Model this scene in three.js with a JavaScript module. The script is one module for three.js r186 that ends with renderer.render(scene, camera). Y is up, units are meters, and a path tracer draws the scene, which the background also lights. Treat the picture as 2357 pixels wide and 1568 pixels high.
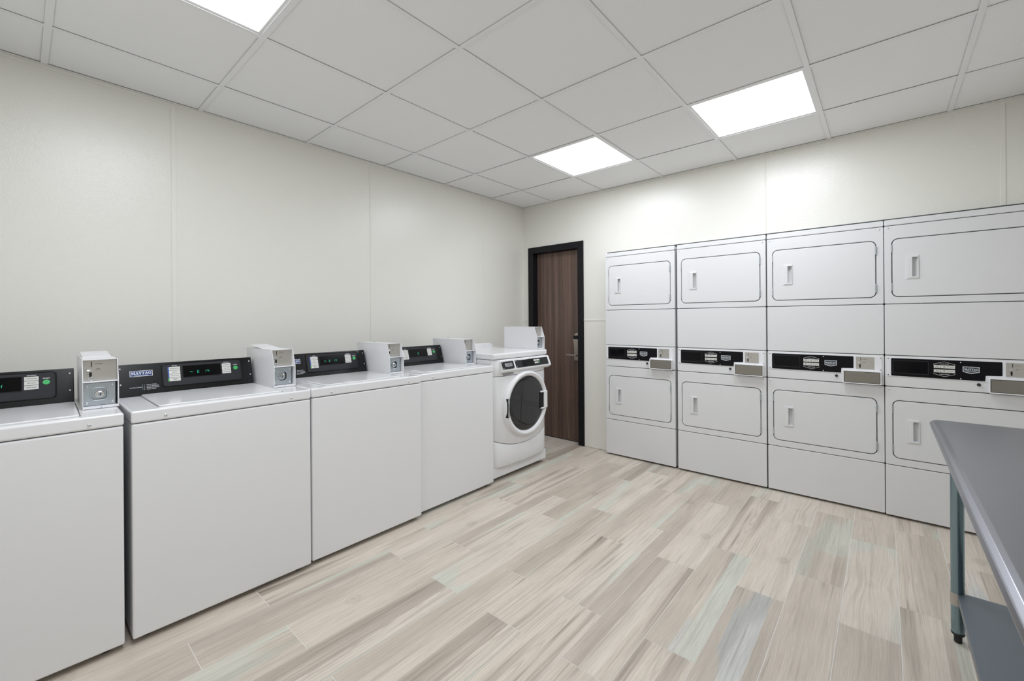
import * as THREE from 'three';
import { RoundedBoxGeometry } from 'three/addons/geometries/RoundedBoxGeometry.js';
import { mergeGeometries, mergeVertices, toCreasedNormals } from 'three/addons/utils/BufferGeometryUtils.js';
import { RectAreaLightUniformsLib } from 'three/addons/lights/RectAreaLightUniformsLib.js';
import { Brush, Evaluator, SUBTRACTION } from 'three-bvh-csg';

// ---------------------------------------------------------------- camera, light, exposure
const IMG_W = 2357, IMG_H = 1568, FOCAL = 978.64, PPX = 1228.59, PPY = 736.0;
const scene = new THREE.Scene();
scene.background = new THREE.Color(0x000000);
const camera = new THREE.PerspectiveCamera(2 * Math.atan(IMG_H / 2 / FOCAL) * 180 / Math.PI, IMG_W / IMG_H, 0.05, 30);
camera.position.set(3.155, 1.287, 3.65);
camera.rotation.set(0, 39.49 * Math.PI / 180, -0.388 * Math.PI / 180, 'YXZ');
camera.setViewOffset(IMG_W, IMG_H, IMG_W / 2 - PPX, IMG_H / 2 - PPY, IMG_W, IMG_H);
const renderer = new THREE.WebGLRenderer({ antialias: true });
renderer.toneMapping = THREE.LinearToneMapping;
renderer.toneMappingExposure = 1.0;
renderer.shadowMap.enabled = true;
RectAreaLightUniformsLib.init();
const PANEL_POWER = 12.5;                       // radiance of each ceiling light panel
const PANEL_TINT = new THREE.Color(0.93, 0.98, 1.06);

// ---------------------------------------------------------------- helpers
let seed = 20240607;
const rnd = () => { seed |= 0; seed = seed + 0x6D2B79F5 | 0; let t = Math.imul(seed ^ seed >>> 15, 1 | seed); t = t + Math.imul(t ^ t >>> 7, 61 | t) ^ t; return ((t ^ t >>> 14) >>> 0) / 4294967296; };
const range = (a, b) => a + (b - a) * rnd();
const lerp = (a, b, t) => a + (b - a) * t;
const clamp = (x, a = 0, b = 1) => Math.min(b, Math.max(a, x));
const smooth = (a, b, x) => { const t = clamp((x - a) / (b - a)); return t * t * (3 - 2 * t); };
function hash(ix, iy, s) { let h = Math.imul(ix, 374761393) + Math.imul(iy, 668265263) + Math.imul(s, 1274126177); h = Math.imul(h ^ h >>> 13, 1274126177); return ((h ^ h >>> 16) >>> 0) / 4294967296; }
function vnoise(x, y, s, px = 0, py = 0) {       // value noise, periodic where px / py are given
  const x0 = Math.floor(x), y0 = Math.floor(y), fx = x - x0, fy = y - y0;
  const w = (i, p) => p ? ((i % p) + p) % p : i, ux = fx * fx * (3 - 2 * fx), uy = fy * fy * (3 - 2 * fy);
  const a = hash(w(x0, px), w(y0, py), s), b = hash(w(x0 + 1, px), w(y0, py), s), c = hash(w(x0, px), w(y0 + 1, py), s), d = hash(w(x0 + 1, px), w(y0 + 1, py), s);
  return lerp(lerp(a, b, ux), lerp(c, d, ux), uy);
}
function dataTexture(w, h, fn, srgb = true) {
  const d = new Uint8Array(w * h * 4);
  for (let y = 0; y < h; y++) for (let x = 0; x < w; x++) {
    const c = fn(x, y), k = (y * w + x) * 4;
    if (typeof c === 'number') d[k] = d[k + 1] = d[k + 2] = clamp(c, 0, 255); else { d[k] = clamp(c[0], 0, 255); d[k + 1] = clamp(c[1], 0, 255); d[k + 2] = clamp(c[2], 0, 255); }
    d[k + 3] = 255;
  }
  const t = new THREE.DataTexture(d, w, h, THREE.RGBAFormat);
  t.wrapS = t.wrapT = THREE.RepeatWrapping; t.magFilter = THREE.LinearFilter; t.minFilter = THREE.LinearFilter;
  if (srgb) t.colorSpace = THREE.SRGBColorSpace;
  t.needsUpdate = true; return t;
}
function printTexture(w, h, draw) {
  const c = document.createElement('canvas'); c.width = w; c.height = h;
  draw(c.getContext('2d'), w, h);
  const t = new THREE.CanvasTexture(c); t.colorSpace = THREE.SRGBColorSpace; t.magFilter = THREE.LinearFilter; return t;
}
function metreUV(g) {                              // uv in metres from position, by the way each face points
  g = g.index ? g.toNonIndexed() : g;
  const p = g.attributes.position, n = g.attributes.normal, uv = new Float32Array(p.count * 2);
  for (let i = 0; i < p.count; i += 3) {
    let nx = 0, ny = 0, nz = 0;
    for (let k = 0; k < 3; k++) { nx += n.getX(i + k); ny += n.getY(i + k); nz += n.getZ(i + k); }
    nx = Math.abs(nx); ny = Math.abs(ny); nz = Math.abs(nz);
    for (let k = 0; k < 3; k++) {
      const x = p.getX(i + k), y = p.getY(i + k), z = p.getZ(i + k);
      const [a, b] = nx >= ny && nx >= nz ? [z, y] : ny >= nz ? [x, z] : [x, y];
      uv[(i + k) * 2] = a; uv[(i + k) * 2 + 1] = b;
    }
  }
  g.setAttribute('uv', new THREE.BufferAttribute(uv, 2)); return g;
}
const used = {};
function numbered(n) { used[n] = (used[n] ?? -1) + 1; return used[n] ? `${n}_${String(used[n]).padStart(3, '0')}` : n; }
function mesh(name, geo, mat, parent, x = 0, y = 0, z = 0) {
  const m = new THREE.Mesh(geo, mat); m.name = name; m.position.set(x, y, z); m.castShadow = m.receiveShadow = true; parent.add(m); return m;
}
function thing(name, label, category, pos, turn = 0, group) {
  const o = new THREE.Group(); o.name = numbered(name); o.position.set(...pos); o.rotation.y = turn; o.userData = { label, category };
  if (group) o.userData.group = group; scene.add(o); return o;
}
function structure(name, geo, mat, label, x = 0, y = 0, z = 0) { const m = mesh(name, geo, mat, scene, x, y, z); m.userData = { kind: 'structure', label, category: name.split('_')[0] }; return m; }
const box = (w, h, d) => new THREE.BoxGeometry(w, h, d);
const rbox = (w, h, d, r = 0.004, s = 3) => new RoundedBoxGeometry(w, h, d, s, Math.min(r, w / 2.01, h / 2.01, d / 2.01));
const at = (g, x, y, z) => g.translate(x, y, z);
const join = list => mergeGeometries(list.map(g => { g = g.index ? g.toNonIndexed() : g.clone(); for (const k of Object.keys(g.attributes)) if (!['position', 'normal', 'uv'].includes(k)) g.deleteAttribute(k); g.clearGroups(); return g; }));
function rrShape(w, h, r, cx = 0, cy = 0, S = THREE.Shape) {
  const s = new S(), x = cx - w / 2, y = cy - h / 2;
  s.moveTo(x + r, y); s.lineTo(x + w - r, y); s.absarc(x + w - r, y + r, r, -Math.PI / 2, 0); s.lineTo(x + w, y + h - r); s.absarc(x + w - r, y + h - r, r, 0, Math.PI / 2);
  s.lineTo(x + r, y + h); s.absarc(x + r, y + h - r, r, Math.PI / 2, Math.PI); s.lineTo(x, y + r); s.absarc(x + r, y + r, r, Math.PI, Math.PI * 1.5); return s;
}
function poly(pts, S = THREE.Shape) { const s = new S(); s.moveTo(...pts[0]); for (const p of pts.slice(1)) s.lineTo(...p); s.closePath(); return s; }
function slab(shape, depth, bevel = 0.002, seg = 2, curve = 10) {      // front face at z = 0, body behind it, edges eased inwards
  const g = new THREE.ExtrudeGeometry(shape, { depth: depth - 2 * bevel, bevelEnabled: bevel > 0, bevelThickness: bevel, bevelSize: bevel, bevelOffset: -bevel, bevelSegments: seg, curveSegments: curve });
  return g.translate(0, 0, -depth + bevel);
}
const cyl = (r, h, n = 24, r2 = r) => new THREE.CylinderGeometry(r2, r, h, n);
const disc = (r, h, n = 20) => cyl(r, h, n).rotateX(Math.PI / 2);      // axis along z
const lathe = (pts, n = 48) => new THREE.LatheGeometry(pts.map(p => new THREE.Vector2(...p)), n);
const screwGeo = (() => { const g = lathe([[0, 0.0028], [0.0022, 0.0027], [0.0042, 0.0016], [0.005, 0]], 16).rotateX(Math.PI / 2); return g; })();
// printed plate: a thin box whose front carries the print
const plate = (w, h, d) => box(w, h, d);
const printed = (side, front) => [side, side, side, side, front, side];

// ---------------------------------------------------------------- materials
const std = o => new THREE.MeshPhysicalMaterial(o);
const lin = (r, g, b) => new THREE.Color().setRGB(r, g, b);
const pebble = dataTexture(512, 512, (x, y) => {
  const a = vnoise(x / 4, y / 4, 1, 128, 128), b = vnoise(x / 8, y / 8, 2, 64, 64), c = vnoise(x / 2, y / 2, 3, 256, 256);
  return 255 * (0.45 * a + 0.4 * b + 0.15 * c);
}, false);
pebble.repeat.set(1 / 0.22, 1 / 0.22);
const orangePeel = dataTexture(256, 256, (x, y) => 255 * (0.6 * vnoise(x / 8, y / 8, 5, 32, 32) + 0.4 * vnoise(x / 4, y / 4, 6, 64, 64)), false);
orangePeel.repeat.set(1 / 0.12, 1 / 0.12);
const brushed = dataTexture(512, 256, (x, y) => 255 * (0.5 * vnoise(x / 64, y, 8, 8, 256) + 0.5 * vnoise(x / 128, y / 2, 9, 4, 128)), false);
brushed.repeat.set(1 / 0.5, 1 / 0.12);
const MAT = {
  frp: std({ color: lin(0.85, 0.835, 0.775), roughness: 0.25, bumpMap: pebble, bumpScale: 0.0005 }),
  trim: std({ color: lin(0.85, 0.835, 0.775), roughness: 0.4 }),
  ceilingTile: std({ color: lin(0.93, 0.93, 0.93), roughness: 0.95 }),
  tee: std({ color: lin(0.9, 0.9, 0.9), roughness: 0.5 }),
  angle: std({ color: lin(0.83, 0.83, 0.79), roughness: 0.5 }),
  plenum: std({ color: lin(0.5, 0.5, 0.5), roughness: 1 }),
  grout: std({ color: lin(0.8, 0.78, 0.74), roughness: 0.9 }),
  enamel: std({ color: lin(0.84, 0.84, 0.85), roughness: 0.38, bumpMap: orangePeel, bumpScale: 0.00003 }),
  dryerWhite: std({ color: lin(0.78, 0.78, 0.785), roughness: 0.4, bumpMap: orangePeel, bumpScale: 0.00003 }),
  gloss: std({ color: lin(0.84, 0.84, 0.85), roughness: 0.16 }),
  boxWhite: std({ color: lin(0.86, 0.86, 0.88), roughness: 0.3 }),
  plastic: std({ color: lin(0.84, 0.84, 0.845), roughness: 0.4 }),
  carcass: std({ color: lin(0.5, 0.51, 0.52), metalness: 0.6, roughness: 0.5 }),
  consoleBlack: std({ color: lin(0.005, 0.005, 0.006), specularIntensity: 0.5, roughness: 0.22, bumpMap: orangePeel, bumpScale: 0.00022 }),
  panelGrey: std({ color: lin(0.014, 0.014, 0.016), specularIntensity: 0.5, roughness: 0.5 }),
  displayBlack: std({ color: lin(0.002, 0.002, 0.003), specularIntensity: 0.4, roughness: 0.12 }),
  insertBlack: std({ color: lin(0.004, 0.004, 0.006), specularIntensity: 0.35, roughness: 0.35 }),
  insertGrey: std({ color: lin(0.018, 0.0185, 0.02), specularIntensity: 0.6, roughness: 0.4 }),
  chrome: std({ color: lin(0.75, 0.76, 0.78), metalness: 1, roughness: 0.14 }),
  steel: std({ color: lin(0.5, 0.475, 0.44), metalness: 1, roughness: 0.38, bumpMap: brushed, bumpScale: 0.00003 }),
  drawerSteel: std({ color: lin(0.3, 0.285, 0.255), metalness: 1, roughness: 0.42, bumpMap: brushed, bumpScale: 0.00003 }),
  zinc: std({ color: lin(0.52, 0.57, 0.61), metalness: 1, roughness: 0.36 }),
  slotShadePlastic: std({ color: lin(0.012, 0.012, 0.012), specularIntensity: 0.5, roughness: 0.6 }),  // black plastic; on slots, near-black colour standing in for shade inside the holes
  darkScrew: std({ color: lin(0.05, 0.05, 0.055), metalness: 0.6, roughness: 0.4 }),
  rubber: std({ color: lin(0.015, 0.015, 0.016), roughness: 0.6 }),
  green: std({ color: lin(0.05, 0.5, 0.13), roughness: 0.4 }),
  blue: std({ color: lin(0.03, 0.12, 0.5), roughness: 0.4 }),
  keyWhite: std({ color: lin(0.72, 0.72, 0.7), roughness: 0.5 }),
  smoked: std({ color: lin(0.016, 0.016, 0.017), roughness: 0.05, ior: 1.6 }),
  tableTop: std({ color: lin(0.335, 0.34, 0.375), metalness: 1, roughness: 0.32, bumpMap: brushed, bumpScale: 0.00004 }),
  tableShelf: std({ color: lin(0.26, 0.29, 0.325), metalness: 1, roughness: 0.5 }),
  tableLeg: std({ color: lin(0.24, 0.33, 0.375), metalness: 1, roughness: 0.24 }),
  frameBlack: std({ color: lin(0.008, 0.008, 0.01), specularIntensity: 0.5, roughness: 0.45 }),
  nickel: std({ color: lin(0.52, 0.47, 0.42), metalness: 1, roughness: 0.34 }),
  diffuser: std({ color: lin(0.9, 0.9, 0.9), roughness: 0.6, emissive: lin(1.0, 1.0, 1.0), emissiveIntensity: 1.3 }),
  lightFrame: std({ color: lin(0.85, 0.85, 0.85), roughness: 0.45 }),
};
// door veneer: vertical walnut grain
const walnut = dataTexture(512, 1024, (x, y) => {
  const u = x / 512, v = y / 1024, wob = 0.02 * vnoise(u * 6, v * 3, 31) + 0.012 * vnoise(u * 20, v * 7, 32);
  const a = vnoise((u + wob) * 26, v * 1.4, 33), b = vnoise((u + wob) * 90, v * 2.2, 34), c = vnoise((u + wob * 0.6) * 300, v * 6, 35), d = vnoise(u * 500, v * 40, 36);
  const t = 0.25 * a + 0.28 * b + 0.32 * c + 0.15 * d;
  const k = smooth(0.25, 0.75, t);
  return [lerp(80, 122, k), lerp(62, 99, k), lerp(55, 88, k)];
});
MAT.walnut = std({ map: walnut, roughness: 0.42 });

// ---------------------------------------------------------------- room shell
const RX = 3.896, RZ = 4.078, RH = 2.5446;       // left wall x = 0, back wall z = 0
const DOOR = { x0: 0.083, x1: 0.805, top: 2.085 }, REC = { x0: 1.078, top: 1.9335 };
const frpPanel = (parent, shape, place) => { const g = metreUV(slab(shape, 0.004, 0.0008, 1)); const m = mesh('panel', g, MAT.frp, parent); place(m); return m; };

// floor: grout bed with plank tiles, 0.2 m x 0.885 m, running along the left wall
const floor = structure('floor', at(box(RX + 0.2, 0.1, RZ + 1.15), RX / 2, -0.0508, RZ / 2 - 0.475), MAT.grout, 'floor of pale wood-look plank tiles with light grout');
function plankTexture(k) {
  const W = 1024, H = 240, S = 100 + k * 17;
  const tones = [[215, 204, 190], [208, 197, 183], [195, 184, 171], [218, 208, 195], [209, 209, 196], [203, 203, 199], [201, 190, 176]];
  const pick = () => { const r = rnd(); return r < 0.3 ? 0 : r < 0.6 ? 1 : r < 0.7 ? 2 : r < 0.84 ? 3 : r < 0.88 && n > 1 ? 4 : 6; };
  const n = rnd() < 0.4 ? 1 : rnd() < 0.6 ? 2 : 3, cuts = [0];
  for (let i = 1; i < n; i++) cuts.push(clamp(i / n + range(-0.16, 0.16), 0.15, 0.85));
  cuts.push(1.01);
  const staves = [];
  for (let i = 0; i < n; i++) staves.push({ a: pick(), tint: rnd() < 0.4 ? range(0.6, 1) : 0, tone: rnd() < 0.75 ? 4 : 5, lean: range(-0.05, 0.05), freq: range(2.5, 6), streak: rnd() < 0.45 ? range(0.6, 1) : range(0.1, 0.45), warp: range(0.03, 0.1), off: range(0, 50) });
  const knot = rnd() < 0.4 ? { u: range(0.12, 0.88), v: range(0.25, 0.75), r: range(0.09, 0.15) } : null;
  const flame = rnd() < 0.22 ? { u: range(0.2, 0.8), v: range(0.3, 0.7), w: range(0.1, 0.2) } : null;      // cathedral figure
  return dataTexture(W, H, (x, y) => {
    const u = x / W, v = y / H, edge = 0.01 * (vnoise(u * 5, 0.5, S + 9) - 0.5);
    let i = 0; while (i < n - 1 && v + edge + staves[i].lean * (u - 0.5) > cuts[i + 1]) i++;
    const s = staves[i];
    const tint = s.tint * smooth(0.52, 0.66, vnoise(u * 2.1 + s.off, (v + 0.06 * u) * 3.2 + s.off, S + 12)), B = tones[s.tone], T = tones[s.a].map((c, q) => lerp(c, B[q], tint));
    let kv = 0, dark = 0;
    if (knot) {
      const du = (u - knot.u) * 4.4, dv = v - knot.v, r = Math.hypot(du * 0.7, dv);
      kv = 0.1 * Math.exp(-(r * r) / (knot.r * 2.2)) * Math.sign(dv || 1) * (1 - Math.exp(-Math.abs(dv) * 14));
      dark = smooth(knot.r * 1.6, knot.r * 0.2, r) * (0.6 + 0.4 * Math.sin(r * 48 + 5 * vnoise(u * 26, v * 6, S + 8)));
    }
    const w = v + kv + s.warp * (vnoise(u * 1.7 + s.off, v * 1.1, S + 1) - 0.5) + 0.012 * (vnoise(u * 8, v * 5, S + 2) - 0.5);
    let ring = 0;
    if (flame) { const d = Math.abs(v - flame.v) / flame.w, q = d * d * 0.9 + (u - flame.u) * 2.2; ring = smooth(1.3, 0.6, d) * smooth(0.62, 0.98, 0.5 + 0.5 * Math.sin(q * 17 + 2 * vnoise(u * 7, v * 5, S + 10))); }
    const broad = vnoise(u * 1.1 + s.off, w * s.freq + s.off, S + 3), mid = vnoise(u * 2.4, w * 26, S + 4), fine = vnoise(u * 9, w * 90, S + 5), hair = vnoise(u * 26, w * 210, S + 6), blot = vnoise(u * 5, v * 2.5, S + 11);
    let t = s.streak * 0.16 * smooth(0.5, 0.8, broad) + 0.075 * smooth(0.55, 0.95, mid) * (0.4 + s.streak) + 0.085 * (fine - 0.45) + 0.07 * (hair - 0.5) + 0.05 * (blot - 0.5) + 0.1 * dark + 0.055 * ring;
    t += 0.12 * smooth(0.84, 0.95, mid) * smooth(0.62, 0.8, vnoise(u * 2.5, w * 9, S + 7));
    return [T[0] * (1 - t * 0.86), T[1] * (1 - t * 0.91), T[2] * (1 - t * 0.95)];
  });
}
const PLANK_W = 0.2, PLANK_L = 0.885, JOINT = 0.0028;
const plankMats = []; for (let i = 0; i < 28; i++) plankMats.push(std({ map: plankTexture(i), roughness: 0.46 }));
const plankGeos = {};
function plankGeo(w, l, flip) {
  const key = `${w.toFixed(3)} ${l.toFixed(3)} ${flip}`;
  if (!plankGeos[key]) {
    const g = box(w - JOINT, 0.008, l - JOINT), p = g.attributes.position, uv = g.attributes.uv;
    for (let i = 0; i < p.count; i++) { let a = (p.getZ(i) + l / 2) / PLANK_L, b = (p.getX(i) + w / 2) / PLANK_W; if (flip & 1) a = 1 - a; if (flip & 2) b = 1 - b; uv.setXY(i, a, b); }
    plankGeos[key] = g;
  }
  return plankGeos[key];
}
{
  let last = -1;
  for (let k = 0; k * PLANK_W < RX - 0.01; k++) {
    const x0 = k * PLANK_W, x1 = Math.min(RX, x0 + PLANK_W), zs = [-0.06];
    for (let z = (k % 2 ? 0.567 : 0.277) - PLANK_L; z < RZ; z += PLANK_L) if (z > -0.05) zs.push(z);
    zs.push(RZ);
    for (let i = 0; i + 1 < zs.length; i++) {
      let v = Math.floor(rnd() * plankMats.length); if (v === last) v = (v + 7) % plankMats.length; last = v;
      mesh('plank', plankGeo(x1 - x0, zs[i + 1] - zs[i], Math.floor(rnd() * 4)), plankMats[v], floor, (x0 + x1) / 2, -0.004, (zs[i] + zs[i + 1]) / 2);
    }
  }
}

// walls
const WT = 0.1;
const wallLeft = structure('wall_left', at(box(WT, RH + 0.3, RZ + 0.2), -WT / 2 - 0.004, RH / 2, RZ / 2), MAT.plenum, 'left wall of cream pebbled panels behind the washers');
const wallRight = structure('wall_right', at(box(WT, RH + 0.3, RZ + 1.1), RX + WT / 2 + 0.004, RH / 2, RZ / 2 - 0.45), MAT.plenum, 'right wall of cream pebbled panels beside the steel table');
const wallFront = structure('wall_front', at(box(RX + 0.3, RH + 0.3, WT), RX / 2, RH / 2, RZ + WT / 2 + 0.004), MAT.plenum, 'wall of cream pebbled panels behind the viewer');
const backShape = poly([[-0.1, -0.06], [DOOR.x0 + 0.02, -0.06], [DOOR.x0 + 0.02, DOOR.top - 0.02], [DOOR.x1 - 0.02, DOOR.top - 0.02], [DOOR.x1 - 0.02, -0.06], [REC.x0, -0.06], [REC.x0, REC.top], [RX + 0.1, REC.top], [RX + 0.1, RH + 0.15], [-0.1, RH + 0.15]]);
const wallBack = structure('wall_back', at(slab(backShape, WT, 0), 0, 0, -0.004), MAT.plenum, 'back wall of cream pebbled panels with the door and the built-in dryers');
structure('wall_service', at(box(RX + 0.3, 2.1, 0.06), RX / 2, 1.0, -0.93), MAT.plenum, 'dark wall of the service space behind the dryers');
structure('ceiling_service', at(box(RX + 0.3, 0.05, 0.85), RX / 2, 2.075, -0.53), MAT.plenum, 'dark lid over the service space behind the dryers');
structure('wall_service_side', at(box(0.05, 2.05, 0.8), REC.x0 - 0.05, 1.02, -0.51), MAT.plenum, 'dark side of the service space behind the dryers');
const TOPY = RH - 0.014;
function panelRun(parent, seams, end, place, bottom = 0.003) {
  let a = 0.001;
  for (const s of [...seams, end]) { const b = s === end ? end - 0.001 : s - 0.0015; frpPanel(parent, poly([[a, bottom], [b, bottom], [b, TOPY], [a, TOPY]]), place); a = s + 0.0015; }
}
// left wall: panels facing +x, laid out along z
const turnLeft = m => { m.rotation.y = Math.PI / 2; m.scale.x = 1; m.position.set(0, 0, RZ); };   // local x runs towards -z
panelRun(wallLeft, [RZ - 3.075, RZ - 1.86, RZ - 0.64], RZ, turnLeft);
for (const [z, w] of [[3.075, 0.022], [1.86, 0.011], [0.64, 0.009]]) mesh('seam_strip', rbox(0.0044, TOPY - 0.004, w, 0.0014, 2), MAT.trim, wallLeft, 0.001, TOPY / 2, z);
mesh('top_trim', rbox(0.006, 0.0165, RZ, 0.002, 2), MAT.trim, wallLeft, 0.002, TOPY + 0.0055, RZ / 2);
panelRun(wallRight, [1.2, 2.42, 3.64], RZ, m => { m.rotation.y = -Math.PI / 2; m.position.set(RX, 0, 0); });
panelRun(wallFront, [1.22, 2.44, 3.66], RX, m => { m.rotation.y = Math.PI; m.position.set(RX, 0, RZ); });
// back wall
const RAIL = 1.279, stay = () => {};
frpPanel(wallBack, poly([[0.001, RAIL + 0.0015], [DOOR.x0 - 0.001, RAIL + 0.0015], [DOOR.x0 - 0.001, DOOR.top + 0.001], [DOOR.x1 + 0.001, DOOR.top + 0.001], [DOOR.x1 + 0.001, RAIL + 0.0015], [REC.x0, RAIL + 0.0015], [REC.x0, REC.top], [1.2035, REC.top], [1.2035, TOPY], [0.001, TOPY]]), stay);
frpPanel(wallBack, poly([[0.001, 0.003], [DOOR.x0 - 0.001, 0.003], [DOOR.x0 - 0.001, RAIL - 0.0015], [0.001, RAIL - 0.0015]]), stay);
frpPanel(wallBack, poly([[DOOR.x1 + 0.001, 0.003], [REC.x0, 0.003], [REC.x0, RAIL - 0.0015], [DOOR.x1 + 0.001, RAIL - 0.0015]]), stay);
for (const [a, b] of [[1.2065, 2.4555], [2.4585, 3.692], [3.695, RX - 0.001]]) frpPanel(wallBack, poly([[a, REC.top], [b, REC.top], [b, TOPY], [a, TOPY]]), stay);
for (const [x, w] of [[1.205, 0.009], [2.457, 0.009], [3.6935, 0.022]]) mesh('seam_strip', rbox(w, TOPY - REC.top - 0.002, 0.0044, 0.0014, 2), MAT.trim, wallBack, x, (TOPY + REC.top) / 2, 0.001);
mesh('rail_strip', rbox(DOOR.x0 - 0.002, 0.016, 0.0052, 0.002, 2), MAT.trim, wallBack, DOOR.x0 / 2, RAIL, 0.0012);
mesh('rail_strip', rbox(REC.x0 - DOOR.x1 - 0.002, 0.016, 0.0052, 0.002, 2), MAT.trim, wallBack, (REC.x0 + DOOR.x1) / 2, RAIL, 0.0012);
mesh('top_trim', rbox(RX, 0.0165, 0.006, 0.002, 2), MAT.trim, wallBack, RX / 2, TOPY + 0.0055, 0.002);
mesh('corner_strip', rbox(0.008, TOPY, 0.008, 0.003, 2), MAT.trim, wallBack, 0.003, TOPY / 2, 0.003);

// ceiling: lay-in tiles on a tee grid of 0.6096 m
const P = 0.6096, GX = [], GZ = [];
for (let i = 0; i < 6; i++) { GX.push(0.424 + i * P); GZ.push(0.515 + i * P); }
const ceiling = structure('ceiling', at(box(RX + 0.3, 0.06, RZ + 0.3), RX / 2, RH + 0.14, RZ / 2), MAT.plenum, 'white suspended ceiling of square lay-in tiles');
const LIGHT_CELLS = [[2, 1], [4, 1], [2, 5], [4, 5]];
const isLight = (i, j) => LIGHT_CELLS.some(c => c[0] === i && c[1] === j);
{
  const xs = [0, ...GX, RX], zs = [0, ...GZ, RZ];
  for (let i = 0; i < 7; i++) for (let j = 0; j < 7; j++) {
    if (isLight(i, j)) continue;
    const w = xs[i + 1] - xs[i] - 0.006, d = zs[j + 1] - zs[j] - 0.006;
    mesh('ceiling_tile', box(w, 0.014, d), MAT.ceilingTile, ceiling, (xs[i] + xs[i + 1]) / 2, RH + 0.0115 + range(-0.0006, 0.0006), (zs[j] + zs[j + 1]) / 2);
  }
  for (const x of GX) mesh('tee_bar', join([box(0.024, 0.0016, RZ - 0.002), at(box(0.003, 0.03, RZ - 0.002), 0, 0.0158, 0)]), MAT.tee, ceiling, x, RH + 0.0008, RZ / 2);
  for (const z of GZ) for (let i = 0; i < 7; i++) {
    const a = xs[i] + (i ? 0.012 : 0), b = xs[i + 1] - (i < 6 ? 0.012 : 0);
    mesh('cross_tee', join([box(b - a - 0.0006, 0.0016, 0.024), at(box(b - a - 0.0006, 0.03, 0.003), 0, 0.0158, 0)]), MAT.tee, ceiling, (a + b) / 2, RH + 0.0008, z);
  }
  const angle = (w, d, x, z) => mesh('wall_angle', box(w, 0.0016, d), MAT.angle, ceiling, x, RH + 0.0002, z);
  angle(0.022, RZ, 0.011, RZ / 2); angle(0.022, RZ, RX - 0.011, RZ / 2); angle(RX - 0.044, 0.022, RX / 2, 0.011); angle(RX - 0.044, 0.022, RX / 2, RZ - 0.011);
}
// ceiling light panels
const lightLabels = ['square white ceiling light panel nearest the dark wooden door', 'square white ceiling light panel above the row of stacked dryers', 'square white ceiling light panel cut off by the top edge of the picture', 'square white ceiling light panel overhead beside the viewer'];
LIGHT_CELLS.forEach(([i, j], n) => {
  const cx = (GX[i - 1] + GX[i]) / 2, cz = (GZ[j - 1] + GZ[j]) / 2;
  const t = thing('ceiling_light', lightLabels[n], 'light', [cx, RH, cz], 0, 'ceiling light panels');
  const ring = rrShape(0.594, 0.594, 0.002); ring.holes.push(rrShape(0.562, 0.562, 0.002, 0, 0, THREE.Path));
  mesh('frame', slab(ring, 0.014, 0.0012, 1).rotateX(Math.PI / 2), MAT.lightFrame, t, 0, 0.003, 0);
  mesh('diffuser', box(0.562, 0.006, 0.562), MAT.diffuser, t, 0, 0.0085, 0);
  mesh('housing', box(0.585, 0.03, 0.585), MAT.plenum, t, 0, 0.034, 0);
  const l = new THREE.RectAreaLight(PANEL_TINT, PANEL_POWER, 0.556, 0.556);
  l.position.set(0, 0.0035, 0); l.rotation.x = -Math.PI / 2; l.castShadow = true; t.add(l);
});

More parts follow.
